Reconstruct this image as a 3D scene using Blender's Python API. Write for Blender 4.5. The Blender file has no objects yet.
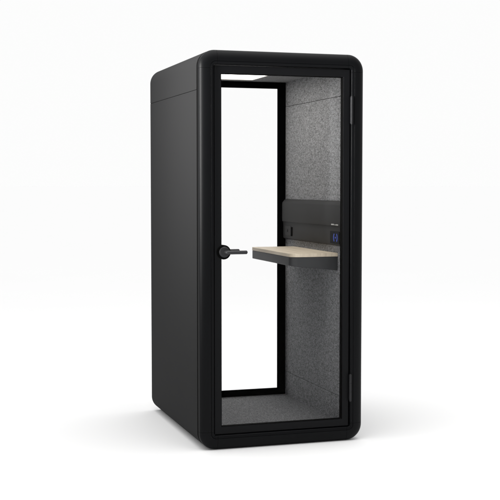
import bpy, bmesh, math
from mathutils import Vector, Matrix

S = bpy.context.scene
COL = S.collection
FLOOR_Z = -0.0765

# ------------------------------------------------------------------ camera
cam_d = bpy.data.cameras.new('camera')
cam_d.sensor_width = 36.0
cam_d.lens = 36.0 * 1142.47 / 500.0
cam_d.clip_start = 0.1
cam_d.clip_end = 2000
cam = bpy.data.objects.new('camera', cam_d)
COL.objects.link(cam)
cam.location = (-2.1056, -6.0467, 1.398)
cam.rotation_euler = (math.pi / 2 - 0.0575, 0.0, -0.3065)
S.camera = cam

# ------------------------------------------------------------------ world: white studio dome
world = bpy.data.worlds.new('World')
S.world = world
world.use_nodes = True
wn, wl = world.node_tree.nodes, world.node_tree.links
wn.clear()
w_out = wn.new('ShaderNodeOutputWorld')
w_bg = wn.new('ShaderNodeBackground')
w_tc = wn.new('ShaderNodeTexCoord')
WHITE = 0.978


def wmath(op, a, b=None, c=None):
    n = wn.new('ShaderNodeMath'); n.operation = op
    for i, v in enumerate((a, b, c)):
        if v is None: continue
        if isinstance(v, (int, float)): n.inputs[i].default_value = v
        else: wl.new(v, n.inputs[i])
    return n.outputs[0]


def wdir(d, lo, hi):
    """0..1 smooth lobe round direction d"""
    v = Vector(d).normalized()
    n = wn.new('ShaderNodeVectorMath'); n.operation = 'DOT_PRODUCT'
    wl.new(w_tc.outputs['Generated'], n.inputs[0]); n.inputs[1].default_value = v
    m = wn.new('ShaderNodeMapRange'); m.interpolation_type = 'SMOOTHSTEP'
    m.inputs['From Min'].default_value = lo; m.inputs['From Max'].default_value = hi
    wl.new(n.outputs['Value'], m.inputs['Value'])
    return m.outputs['Result']


front = wdir((0.10, -1, 0), 0.05, 0.75)          # dim half of the studio, behind the camera
top = wdir((0, 0.1, 1), 0.45, 0.9)               # overhead bank
val = wmath('MULTIPLY_ADD', front, -0.60, WHITE)
val = wmath('MULTIPLY_ADD', top, 0.80, val)
wl.new(val, w_bg.inputs['Strength'])
w_bg.inputs['Color'].default_value = (1, 1, 1, 1)
wl.new(w_bg.outputs[0], w_out.inputs[0])


def softbox(name, loc, target, sx, sy, power, spread):
    ld = bpy.data.lights.new(name, 'AREA'); ld.shape = 'RECTANGLE'; ld.size = sx; ld.size_y = sy
    ld.energy = power; ld.spread = math.radians(spread); ld.color = (1.0, 0.995, 0.985)
    o = bpy.data.objects.new(name, ld); COL.objects.link(o); o.location = loc
    o.rotation_euler = (Vector(target) - Vector(loc)).to_track_quat('-Z', 'Y').to_euler()
    return o


softbox('gridded_softbox', (-3.0, 0.2, 2.9), (-0.48, 0.6, 2.25), 1.2, 1.2, 11, 75)
softbox('gridded_strip_light', (-4.4, -1.1, 2.3), (-0.48, 0.0, 2.45), 1.2, 2.4, 34, 32)
softbox('overhead_softbox', (-0.4, -1.4, 5.2), (-0.1, -0.3, 0.0), 4.6, 4.6, 84, 140)

S.view_settings.view_transform = 'Standard'
S.view_settings.look = 'None'
S.view_settings.exposure = 0.0
S.view_settings.gamma = 1.0

# ------------------------------------------------------------------ materials
def new_mat(name):
    m = bpy.data.materials.new(name); m.use_nodes = True
    return m, m.node_tree.nodes, m.node_tree.links, m.node_tree.nodes['Principled BSDF']


def paint(name, col, rough=0.5, spec=0.3, bump=0.04, scale=900, metallic=0.0, var=0.12):
    m, n, l, b = new_mat(name)
    tc = n.new('ShaderNodeTexCoord')
    nz = n.new('ShaderNodeTexNoise'); nz.inputs['Scale'].default_value = scale; nz.inputs['Detail'].default_value = 3
    l.new(tc.outputs['Object'], nz.inputs['Vector'])
    big = n.new('ShaderNodeTexNoise'); big.inputs['Scale'].default_value = 5; big.inputs['Detail'].default_value = 5
    l.new(tc.outputs['Object'], big.inputs['Vector'])
    cr = n.new('ShaderNodeMapRange')
    cr.inputs['To Min'].default_value = 1 - var; cr.inputs['To Max'].default_value = 1 + var
    l.new(big.outputs['Fac'], cr.inputs['Value'])
    mx = n.new('ShaderNodeVectorMath'); mx.operation = 'SCALE'
    mx.inputs[0].default_value = col; l.new(cr.outputs[0], mx.inputs['Scale'])
    l.new(mx.outputs[0], b.inputs['Base Color'])
    rr = n.new('ShaderNodeMapRange')
    rr.inputs['To Min'].default_value = rough - 0.04; rr.inputs['To Max'].default_value = rough + 0.04
    l.new(big.outputs['Fac'], rr.inputs['Value']); l.new(rr.outputs[0], b.inputs['Roughness'])
    b.inputs['Specular IOR Level'].default_value = spec
    b.inputs['Metallic'].default_value = metallic
    if bump:
        bp = n.new('ShaderNodeBump'); bp.inputs['Strength'].default_value = bump; bp.inputs['Distance'].default_value = 0.001
        l.new(nz.outputs['Fac'], bp.inputs['Height']); l.new(bp.outputs[0], b.inputs['Normal'])
    return m


def felt(name, lo, hi, scale=95):
    m, n, l, b = new_mat(name)
    tc = n.new('ShaderNodeTexCoord')
    mp = n.new('ShaderNodeMapping'); mp.inputs['Scale'].default_value = (1, 0.5, 1)
    l.new(tc.outputs['Object'], mp.inputs['Vector'])
    a = n.new('ShaderNodeTexNoise'); a.inputs['Scale'].default_value = scale * 0.95
    a.inputs['Detail'].default_value = 7; a.inputs['Roughness'].default_value = 0.8
    l.new(mp.outputs[0], a.inputs['Vector'])
    w = n.new('ShaderNodeTexNoise'); w.inputs['Scale'].default_value = scale * 2.7; w.inputs['Detail'].default_value = 2
    w.inputs['Distortion'].default_value = 1.5
    l.new(mp.outputs[0], w.inputs['Vector'])
    ad = n.new('ShaderNodeMath'); ad.operation = 'MULTIPLY_ADD'; ad.inputs[1].default_value = 0.55
    l.new(w.outputs['Fac'], ad.inputs[0])
    sc = n.new('ShaderNodeMath'); sc.operation = 'MULTIPLY'; sc.inputs[1].default_value = 0.45
    l.new(a.outputs['Fac'], sc.inputs[0]); l.new(sc.outputs[0], ad.inputs[2])
    r = n.new('ShaderNodeValToRGB')
    r.color_ramp.elements[0].position = 0.41; r.color_ramp.elements[0].color = (*lo, 1)
    r.color_ramp.elements[1].position = 0.60; r.color_ramp.elements[1].color = (*hi, 1)
    l.new(ad.outputs[0], r.inputs['Fac']); l.new(r.outputs[0], b.inputs['Base Color'])
    b.inputs['Roughness'].default_value = 0.95
    b.inputs['Specular IOR Level'].default_value = 0.08
    b.inputs['Sheen Weight'].default_value = 0.08
    bp = n.new('ShaderNodeBump'); bp.inputs['Strength'].default_value = 0.55; bp.inputs['Distance'].default_value = 0.003
    l.new(ad.outputs[0], bp.inputs['Height']); l.new(bp.outputs[0], b.inputs['Normal'])
    return m


def wood_mat():
    m, n, l, b = new_mat('pale_oak')
    tc = n.new('ShaderNodeTexCoord'); mp = n.new('ShaderNodeMapping')
    mp.inputs['Scale'].default_value = (30, 2.2, 8)
    l.new(tc.outputs['Object'], mp.inputs['Vector'])
    a = n.new('ShaderNodeTexNoise'); a.inputs['Scale'].default_value = 1.6; a.inputs['Detail'].default_value = 7
    a.inputs['Distortion'].default_value = 0.6
    l.new(mp.outputs[0], a.inputs['Vector'])
    r = n.new('ShaderNodeValToRGB')
    r.color_ramp.elements[0].position = 0.3; r.color_ramp.elements[0].color = (0.58, 0.49, 0.375, 1)
    r.color_ramp.elements[1].position = 0.7; r.color_ramp.elements[1].color = (0.76, 0.67, 0.53, 1)
    l.new(a.outputs['Fac'], r.inputs['Fac']); l.new(r.outputs[0], b.inputs['Base Color'])
    b.inputs['Roughness'].default_value = 0.5; b.inputs['Specular IOR Level'].default_value = 0.3
    bp = n.new('ShaderNodeBump'); bp.inputs['Strength'].default_value = 0.1; bp.inputs['Distance'].default_value = 0.001
    l.new(a.outputs['Fac'], bp.inputs['Height']); l.new(bp.outputs[0], b.inputs['Normal'])
    return m


def glass_mat():
    m = bpy.data.materials.new('clear_glass'); m.use_nodes = True
    n, l = m.node_tree.nodes, m.node_tree.links
    n.clear()
    o = n.new('ShaderNodeOutputMaterial'); mix = n.new('ShaderNodeMixShader')
    t = n.new('ShaderNodeBsdfTransparent'); t.inputs[0].default_value = (0.998, 0.998, 0.998, 1)
    g = n.new('ShaderNodeBsdfGlossy'); g.inputs['Roughness'].default_value = 0.01
    f = n.new('ShaderNodeFresnel'); f.inputs['IOR'].default_value = 1.06
    l.new(f.outputs[0], mix.inputs[0]); l.new(t.outputs[0], mix.inputs[1]); l.new(g.outputs[0], mix.inputs[2])
    l.new(mix.outputs[0], o.inputs[0])
    return m


def emit(name, col, strength):
    m, n, l, b = new_mat(name)
    b.inputs['Base Color'].default_value = (0.02, 0.02, 0.02, 1)
    b.inputs['Emission Color'].default_value = (*col, 1)
    b.inputs['Emission Strength'].default_value = strength
    return m


M_FRAME = paint('black_powder_coat', (0.0021, 0.0023, 0.0029), 0.43, 0.11)
M_DOOR = paint('black_door_coat', (0.0045, 0.0047, 0.0055), 0.46, 0.11)
M_SIDE = paint('charcoal_panel_coat', (0.0232, 0.0232, 0.0236), 0.75, 0.02, var=0.04)
M_GASKET = paint('black_rubber', (0.002, 0.002, 0.002), 0.8, 0.04, bump=0)
M_BACKF = paint('deep_black_frame_coat', (0.0012, 0.0012, 0.0013), 0.8, 0.0)
M_PANEL = paint('graphite_control_coat', (0.037, 0.037, 0.0377), 0.6, 0.08, var=0.05)
M_APRON = paint('graphite_tray_coat', (0.048, 0.049, 0.051), 0.5, 0.2, var=0.05)
M_METAL = paint('dark_satin_metal', (0.034, 0.034, 0.036), 0.45, 0.22, metallic=0.4)
M_HINGE = paint('hinge_satin_coat', (0.014, 0.014, 0.0155), 0.45, 0.25, metallic=0.0)
M_FELT = felt('heather_grey_felt', (0.068, 0.069, 0.072), (0.365, 0.369, 0.379))
M_CEIL = felt('ceiling_felt', (0.09, 0.091, 0.094), (0.24, 0.242, 0.246))
M_CARPET = felt('grey_carpet', (0.045, 0.046, 0.048), (0.26, 0.262, 0.268), 100)
M_WOOD = wood_mat()
M_GLASS = glass_mat()
M_LED = emit('warm_led_diffuser', (1.0, 0.965, 0.91), 7.4)
M_TRIM = paint('lamp_trim_coat', (0.25, 0.24, 0.22), 0.5, 0.3)
M_SCREEN = paint('black_screen', (0.004, 0.005, 0.006), 0.45, 0.03, bump=0)
M_BLUE = emit('blue_led', (0.012, 0.07, 0.62), 0.6)
M_MARK = paint('pale_marking', (0.40, 0.40, 0.38), 0.5, 0.3, bump=0)

# ------------------------------------------------------------------ helpers
def link(name, bm, mat, parent=None, bevel=0.0, seg=3, smooth=True, angle=35):
    me = bpy.data.meshes.new(name)
    bmesh.ops.recalc_face_normals(bm, faces=bm.faces)
    bm.to_mesh(me); bm.free()
    me.materials.append(mat)
    o = bpy.data.objects.new(name, me)
    COL.objects.link(o)
    if parent: o.parent = parent
    if bevel:
        md = o.modifiers.new('edge_round', 'BEVEL'); md.width = bevel; md.segments = seg
        md.limit_method = 'ANGLE'; md.angle_limit = math.radians(40)
        md.harden_normals = False
    if smooth:
        me.shade_smooth(); me.set_sharp_from_angle(angle=math.radians(angle))
    return o


def box(bm, x0, x1, y0, y1, z0, z1):
    v = [bm.verts.new((x, y, z)) for x in (x0, x1) for y in (y0, y1) for z in (z0, z1)]
    for f in ((0, 1, 3, 2), (4, 6, 7, 5), (0, 4, 5, 1), (2, 3, 7, 6), (0, 2, 6, 4), (1, 5, 7, 3)):
        bm.faces.new([v[i] for i in f])


def Box(*a):
    bm = bmesh.new(); box(bm, *a); return bm


def extrude_poly(pts, axis, a, b):
    """closed prism of a 2D polygon; axis = 'x','y','z' gives the extrusion direction"""
    bm = bmesh.new()
    def P(p, t):
        return {'x': (t, p[0], p[1]), 'y': (p[0], t, p[1]), 'z': (p[0], p[1], t)}[axis]
    A = [bm.verts.new(P(p, a)) for p in pts]; B = [bm.verts.new(P(p, b)) for p in pts]
    bm.faces.new(A); bm.faces.new(B[::-1])
    for i in range(len(pts)):
        j = (i + 1) % len(pts); bm.faces.new((A[i], A[j], B[j], B[i]))
    return bm


def cyl(bm, c0, c1, r, n=40, r2=None):
    c0, c1 = Vector(c0), Vector(c1); d = c1 - c0
    q = d.to_track_quat('Z', 'Y').to_matrix().to_4x4()
    bmesh.ops.create_cone(bm, cap_ends=True, cap_tris=False, segments=n, radius1=r, radius2=r if r2 is None else r2,
                          depth=d.length, matrix=Matrix.Translation((c0 + c1) / 2) @ q)


def outline(hw, z0, z1, r, steps=14):
    """rounded rectangle, list of segments: each point with its outward normal, anticlockwise seen from the front"""
    pts = []
    for cx, cz, a0 in ((hw - r, z1 - r, 0), (-hw + r, z1 - r, 90), (-hw + r, z0 + r, 180), (hw - r, z0 + r, 270)):
        for k in range(steps + 1):
            t = math.radians(a0 + 90 * k / steps)
            pts.append(((cx + r * math.cos(t), cz + r * math.sin(t)), (math.cos(t), math.sin(t))))
    return pts


def sweep(pts, prof, closed_path=False):
    """prof: closed list of (inset, y)"""
    bm = bmesh.new(); rings = []
    for (p, nrm) in pts:
        rings.append([bm.verts.new((p[0] - nrm[0] * s, y, p[1] - nrm[1] * s)) for s, y in prof])
    m = len(prof); n = len(rings)
    for i in range(n if closed_path else n - 1):
        a, b = rings[i], rings[(i + 1) % n]
        for k in range(m):
            bm.faces.new((a[k], a[(k + 1) % m], b[(k + 1) % m], b[k]))
    if not closed_path:
        bm.faces.new(rings[0][::-1]); bm.faces.new(rings[-1])
    return bm


def ring_frame(xo0, xo1, zo0, zo1, xi0, xi1, zi0, zi1, y0, y1):
    """flat mitred picture frame as one mesh"""
    bm = bmesh.new()
    def loop(x0, x1, z0, z1, y): return [bm.verts.new(v) for v in ((x0, y, z0), (x1, y, z0), (x1, y, z1), (x0, y, z1))]
    of, inf = loop(xo0, xo1, zo0, zo1, y0), loop(xi0, xi1, zi0, zi1, y0)
    ob, inb = loop(xo0, xo1, zo0, zo1, y1), loop(xi0, xi1, zi0, zi1, y1)
    for i in range(4):
        j = (i + 1) % 4
        bm.faces.new((of[i], of[j], inf[j], inf[i])); bm.faces.new((ob[j], ob[i], inb[i], inb[j]))
        bm.faces.new((of[j], of[i], ob[i], ob[j])); bm.faces.new((inf[i], inf[j], inb[j], inb[i]))
    return bm


# ------------------------------------------------------------------ setting: white studio floor
def floor_mat():
    m, n, l, b = new_mat('white_studio_floor')
    tc = n.new('ShaderNodeTexCoord'); a = n.new('ShaderNodeTexNoise'); a.inputs['Scale'].default_value = 0.7
    l.new(tc.outputs['Object'], a.inputs['Vector'])
    r = n.new('ShaderNodeMapRange'); r.inputs['To Min'].default_value = 0.773; r.inputs['To Max'].default_value = 0.783
    l.new(a.outputs['Fac'], r.inputs['Value']); l.new(r.outputs[0], b.inputs['Base Color'])
    b.inputs['Roughness'].default_value = 1.0; b.inputs['Specular IOR Level'].default_value = 0.0
    return m


bm = bmesh.new()
bmesh.ops.create_circle(bm, cap_ends=True, segments=96, radius=900)
for v in bm.verts: v.co.z = FLOOR_Z
fl = link('floor', bm, floor_mat(), smooth=False)
fl['kind'] = 'structure'
fl['label'] = 'seamless bright white studio floor under the booth'

# ------------------------------------------------------------------ the booth
booth = bpy.data.objects.new('phone_booth', None)
COL.objects.link(booth)
booth.empty_display_size = 0.3
booth['label'] = 'tall black single-person phone booth with glass door, grey felt interior and small wooden desk'
booth['category'] = 'phone booth'


def child(o, parent):
    """parent keeping world coordinates (the root is at the base of the booth)"""
    o.parent = parent
    return o


booth.location = (0, 0.55, FLOOR_Z)
T = Matrix.Translation((0, -0.55, -FLOOR_Z))
bpy.context.view_layer.update()


def part(name, bm, mat, parent=None, label=None, **k):
    """all shapes are given in scene metres; a direct part is shifted into the root's own coordinates"""
    bm.transform(T)
    o = link(name, bm, mat, parent or booth, **k)
    if label: o['label'] = label
    return o


HW, ZB, ZT, R = 0.485, -0.0745, 2.131, 0.092
D_OUT = 1.208

# outer shell of the body: roof piece with its turned-down sides, and the two walls with the base
BH, BB, BT, BR = 0.4835, -0.073, 2.1305, 0.088
SEAM = 1.916
pts = outline(BH, BB, BT, BR, 16)
roof = [((BH, SEAM + 0.0012), (1, 0))] + pts[:34] + [((-BH, SEAM + 0.0012), (-1, 0))]
low = [((-BH, SEAM - 0.0012), (-1, 0))] + pts[34:] + [((BH, SEAM - 0.0012), (1, 0))]
prof = [(0, 0.055), (0, D_OUT), (0.02, D_OUT), (0.02, 0.055)]
part('roof_shell', sweep(roof, prof), M_SIDE, bevel=0.0012, seg=2)
part('body_shell', sweep(low, prof), M_SIDE, bevel=0.0012, seg=2)
# liner closing the seam and frame recess; its black stands in for groove shade
part('liner', sweep(outline(BH - 0.0018, BB + 0.0018, BT - 0.0018, BR - 0.0018, 16),
                    [(0, 0.010), (0, 1.204), (0.012, 1.204), (0.012, 0.010)], True), M_GASKET)

# front frame: four straight rails and four corner castings with the same bull-nosed section
def frame_profile():
    pr = [(0.080, 0.052), (0.080, -0.0170), (0.0785, -0.0195), (0.0765, -0.0205)]
    pr += [(0.0645, -0.0215), (0.063, -0.0195), (0.0615, -0.0215)]      # fine drawn line along the extrusion
    a, b = 0.056, 0.034
    for k in range(0, 15):
        t = math.radians(90 * k / 14)
        pr.append((a - a * math.sin(t), 0.0115 - b * math.cos(t) + 0.0005))
    pr += [(0, 0.0145), (0.001, 0.0155), (0.022, 0.0155), (0.022, 0.052)]
    return pr


fp = frame_profile()
ff = part('front_frame', sweep(outline(BH, BB, BT, BR, 16), [(0.0205, 0.0535), (0.0205, 0.0555), (0.0875, 0.0555), (0.0875, 0.0535)], True), M_GASKET)
fo = outline(HW, ZB, ZT, R, 18)
g = 0.0010
for ci in range(4):
    seg_ = fo[ci * 19:(ci + 1) * 19]
    # short straight stubs on both ends of the curve
    def stub(pn, d):
        (p, nn) = pn; return ((p[0] + d[0] * 0.008, p[1] + d[1] * 0.008), nn)
    t0 = {0: (0, -1), 1: (1, 0), 2: (0, 1), 3: (-1, 0)}[ci]
    t1 = {0: (-1, 0), 1: (0, -1), 2: (1, 0), 3: (0, 1)}[ci]
    part('corner_piece', sweep([stub(seg_[0], t0)] + seg_ + [stub(seg_[-1], t1)], fp), M_FRAME, ff)
s = R + 0.008 + g
part('stile', sweep([((HW, ZB + s), (1, 0)), ((HW, ZT - s), (1, 0))], fp), M_FRAME, ff)
part('stile', sweep([((-HW, ZT - s), (-1, 0)), ((-HW, ZB + s), (-1, 0))], fp), M_FRAME, ff)
part('top_rail', sweep([((HW - s, ZT), (0, 1)), ((-HW + s, ZT), (0, 1))], fp), M_FRAME, ff)
part('bottom_rail', sweep([((-HW + s, ZB), (0, -1)), ((HW - s, ZB), (0, -1))], fp), M_FRAME, ff)

# ---- door
DX, DZ0, DZ1 = 0.3998, 0.0098, 2.0462
door = part('door', ring_frame(-DX, DX, DZ0, DZ1, -0.3605, 0.3605, 0.050, 2.0035, -0.008, 0.028), M_DOOR, bevel=0.0025)
part('glass_gasket', ring_frame(-0.3603, 0.3603, 0.0502, 2.0033, -0.3575, 0.3575, 0.053, 2.0005, -0.003, 0.0279), M_GASKET, door)
part('glass_pane', Box(-0.3577, 0.3577, 0.010, 0.014, 0.0528, 2.0007), M_GLASS, door, label='clear full-height glass pane of the door', smooth=False)
for z0, z1 in ((1.739, 1.893), (0.155, 0.308)):
    bm = bmesh.new()
    x = 0.4045
    cyl(bm, (x, -0.0235, z0), (x, -0.0235, z0 + 0.0495), 0.0068, 24)
    cyl(bm, (x, -0.0235, z0 + 0.051), (x, -0.0235, z1 - 0.051), 0.0068, 24)
    cyl(bm, (x, -0.0235, z1 - 0.0495), (x, -0.0235, z1), 0.0068, 24)
    cyl(bm, (x, -0.0235, z0 - 0.003), (x, -0.0235, z1 + 0.003), 0.0050, 16)
    box(bm, x - 0.003, x + 0.002, -0.022, 0.02, z0 + 0.003, z1 - 0.003)
    part('hinge', bm, M_HINGE, door, bevel=0.0006, seg=2)

def lever(side):
    """side -1 outside, +1 inside"""
    bm = bmesh.new()
    hx, hz = -0.3445, 1.0245
    y0 = -0.008 if side < 0 else 0.028
    cyl(bm, (hx, y0, hz), (hx, y0 + side * 0.010, hz), 0.0290, 48)
    cyl(bm, (hx, y0 + side * 0.010, hz), (hx, y0 + side * 0.014, hz), 0.0300, 48, 0.0275)
    cyl(bm, (hx, y0 + side * 0.012, hz), (hx, y0 + side * 0.022, hz), 0.0155, 32)
    cyl(bm, (hx, y0 + side * 0.018, hz), (hx, y0 + side * 0.046, hz), 0.0095, 32)
    yl = y0 + side * 0.046
    # the grip: a round bar with a quarter bend out of the neck and a domed end
    path = [(hx, yl - side * 0.004)]
    for k in range(0, 9):
        t = math.radians(90 * k / 8); path.append((hx + 0.010 * (1 - math.cos(t)), yl + side * 0.010 * math.sin(t)))
    path += [(hx + 0.1095, yl + side * 0.010)]
    rad = [0.0102] * len(path)
    for k in range(1, 6):
        t = math.radians(90 * k / 5.2); path.append((hx + 0.1095 + 0.0085 * math.sin(t), yl + side * 0.010)); rad.append(0.0102 * math.cos(t) + 0.0004)
    rings = []
    for i, (px, py) in enumerate(path):
        a = path[max(0, i - 1)]; b = path[min(len(path) - 1, i + 1)]
        tx, ty = b[0] - a[0], b[1] - a[1]; ll = math.hypot(tx, ty); nx, ny = -ty / ll, tx / ll
        rings.append([bm.verts.new((px + nx * rad[i] * math.cos(u), py + ny * rad[i] * math.cos(u), hz + rad[i] * math.sin(u)))
                      for u in [2 * math.pi * q / 24 for q in range(24)]])
    for i in range(len(rings) - 1):
        for q in range(24):
            bm.faces.new((rings[i][q], rings[i][(q + 1) % 24], rings[i + 1][(q + 1) % 24], rings[i + 1][q]))
    bm.faces.new(rings[0]); bm.faces.new(rings[-1][::-1])
    return bm


part('handle', lever(-1), M_METAL, door, label='dark metal lever handle on the outside of the door', bevel=0.0006, seg=2)
part('handle', lever(1), M_METAL, door, label='lever handle on the inside of the door, seen through the glass', bevel=0.0006, seg=2)
for y0, y1 in ((-0.0115, 0.0098), (0.0142, 0.0325)):
    bm = bmesh.new()
    cyl(bm, (-0.3465, y0, 1.0235), (-0.3465, y1, 1.0235), 0.0400, 56)
    part('lock_case', bm, M_GASKET, door, bevel=0.001, seg=2)

# ---- interior lining (upholstered felt boards with seams)
XW, YF, YB, FZ, CZ = 0.3916, 0.056, 1.0690, 0.005, 2.063
WT = 0.022
S1, S2 = 1.9055, 0.1605
for sgn in (-1, 1):
    x0, x1 = sorted((sgn * XW, sgn * (XW + WT)))
    for z0, z1 in ((FZ - 0.03, S2 - 0.0012), (S2 + 0.0012, S1 - 0.0012), (S1 + 0.0012, CZ + 0.03)):
        part('wall_panel', Box(x0, x1, YF, YB, z0, z1), M_FELT, bevel=0.0014, seg=3)
    xs = sorted((sgn * (XW + 0.0045), sgn * (XW + WT + 0.004)))
    part('panel_backing', Box(xs[0], xs[1], YF + 0.002, YB - 0.002, FZ - 0.028, CZ + 0.028), M_GASKET)
part('carpet', Box(-XW, XW, YF, YB, FZ - 0.03, FZ), M_CARPET)
# ceiling board with the opening for the lamp
LX, LXL, LY0, LY1 = 0.120, 0.210, 0.14, 0.940
bm = bmesh.new()
box(bm, -XW, -LXL, YF, YB, CZ, CZ + 0.02); box(bm, LX, XW, YF, YB, CZ, CZ + 0.02)
box(bm, -LXL, LX, YF, LY0, CZ, CZ + 0.02); box(bm, -LXL, LX, LY1, YB, CZ, CZ + 0.02)
part('ceiling_panel', bm, M_CEIL, smooth=False)

lamp = bpy.data.objects.new('ceiling_light', None); COL.objects.link(lamp); lamp.parent = booth
bm = bmesh.new()
box(bm, -LXL, LX, LY0, LY1, CZ + 0.0005, CZ + 0.004)
part('diffuser', bm, M_LED, lamp, smooth=False)
bm = bmesh.new()
t = 0.006
box(bm, -LXL - t, -LXL, LY0 - t, LY1 + t, CZ - 0.003, CZ + 0.002); box(bm, LX, LX + t, LY0 - t, LY1 + t, CZ - 0.003, CZ + 0.002)
box(bm, -LXL, LX, LY0 - t, LY0, CZ - 0.003, CZ + 0.002); box(bm, -LXL, LX, LY1, LY1 + t, CZ - 0.003, CZ + 0.002)
part('lamp_trim', bm, M_TRIM, lamp, smooth=False)

# ---- rear window
bf = part('back_window', ring_frame(-0.4156, 0.4156, -0.0050, 2.0626, -0.3435, 0.3435, 0.0455, 2.0225, 1.0698, 1.100), M_BACKF, bevel=0.002)
part('glass_pane', Box(-0.3437, 0.3437, 1.084, 1.088, 0.0453, 2.0227), M_GLASS, bf, label='clear glass pane filling the back of the booth', smooth=False)
part('rear_frame', sweep(outline(BH, BB, BT, BR, 16), [(0.0205, 1.0695), (0.0205, 1.2065), (0.0675, 1.2065), (0.0675, 1.0695)], True), M_BACKF)

# ---- folding desk on the right wall
def desk_outline(x0, x1, y0, y1, rf, rb):
    pts = [(x1, y0)]
    for k in range(13):
        t = math.radians(90 * k / 12); pts.append((x0 + rf - rf * math.sin(t), y0 + rf - rf * math.cos(t)))
    for k in range(13):
        t = math.radians(90 * k / 12); pts.append((x0 + rb - rb * math.cos(t), y1 - rb + rb * math.sin(t)))
    return pts + [(x1, y1)]


desk = bpy.data.objects.new('desk', None); COL.objects.link(desk); desk.parent = booth
DY0, DY1, DXL = 0.142, 0.905, 0.1015
part('worktop', extrude_poly(desk_outline(DXL, XW - 0.0005, DY0, DY1, 0.052, 0.028), 'z', 0.9770, 0.9975), M_WOOD, desk, bevel=0.0018, seg=3)
op = desk_outline(DXL + 0.0015, XW - 0.001, DY0 + 0.0015, DY1 - 0.0015, 0.0505, 0.0265)
bm = extrude_poly(op, 'z', 0.90, 0.9765)
for v in bm.verts:
    if v.co.z < 0.95:
        v.co.z = 0.926 - (v.co.x - DXL) / (XW - DXL) * 0.031
part('bracket_tray', bm, M_APRON, desk, bevel=0.003, seg=3)

# ---- control panel on the right wall
cp_prof = [(XW + 0.002, 1.302), (XW - 0.014, 1.298), (XW - 0.029, 1.280), (XW - 0.031, 1.274), (XW - 0.031, 1.158), (XW - 0.029, 1.155), (XW + 0.002, 1.155)]
cp = part('control_panel', extrude_poly(cp_prof, 'y', 0.034, 1.046), M_PANEL, bevel=0.001, seg=2)
low_prof = [(XW + 0.002, 1.1548), (XW - 0.020, 1.1548), (XW - 0.020, 1.052), (XW - 0.016, 1.045), (XW + 0.002, 1.038)]
part('lower_fascia', extrude_poly(low_prof, 'y', 0.034, 1.058), M_PANEL, cp, bevel=0.0008, seg=2)
XF = XW - 0.020
# switch plate with its rocker and slot
bm = Box(XF - 0.0035, XF + 0.001, 0.900, 1.010, 1.066, 1.128)
sw = part('switch_plate', bm, M_PANEL, cp, bevel=0.0012, seg=2)
part('power_slot', Box(XF - 0.0050, XF + 0.001, 0.878, 0.898, 1.064, 1.122), M_GASKET, cp, bevel=0.0008, seg=2)
part('indicator', Box(XF - 0.0045, XF, 0.955, 0.963, 1.088, 1.106), M_GASKET, cp)
# touch screen with the lit blue symbol: two arcs either side of a dot
scr = part('touch_screen', Box(XF - 0.003, XF + 0.001, 0.068, 0.212, 1.052, 1.124), M_SCREEN, cp, bevel=0.001, seg=2)
bm = bmesh.new()
cy, cz_ = 0.127, 1.088
for sg in (1, -1):
    vs = []
    for k in range(13):
        a = math.radians(-46 + 92 * k / 12)
        yy = lambda r: cy + sg * (r * math.cos(a) * 1.15 - 0.003)
        vs.append((yy(0.030), cz_ + 0.033 * math.sin(a)))
        vs.append((yy(0.0235), cz_ + 0.0265 * math.sin(a)))
    for k in range(12):
        q = [vs[2 * k], vs[2 * k + 2], vs[2 * k + 3], vs[2 * k + 1]]
        A = [bm.verts.new((XF - 0.0036, a_, b_)) for a_, b_ in q]
        B = [bm.verts.new((XF - 0.0028, a_, b_)) for a_, b_ in q]
        bm.faces.new(A); bm.faces.new(B[::-1])
        for i in range(4): bm.faces.new((A[i], A[(i + 1) % 4], B[(i + 1) % 4], B[i]))
cyl(bm, (XF - 0.0036, cy, cz_), (XF - 0.0028, cy, cz_), 0.0055, 20)
part('lit_symbol', bm, M_BLUE, cp, smooth=False, label='glowing blue symbol of two arcs and a dot')
bm = bmesh.new()
xm = XW - 0.031
box(bm, xm - 0.0008, xm + 0.0004, 0.128, 0.172, 1.1605, 1.1680)
box(bm, xm - 0.0008, xm + 0.0004, 0.104, 0.122, 1.1605, 1.1655)
box(bm, xm - 0.0008, xm + 0.0004, 0.066, 0.100, 1.1600, 1.1670)
part('marking', bm, M_MARK, cp, smooth=False, label='small pale marking above the screen')

S.render.engine = 'CYCLES'
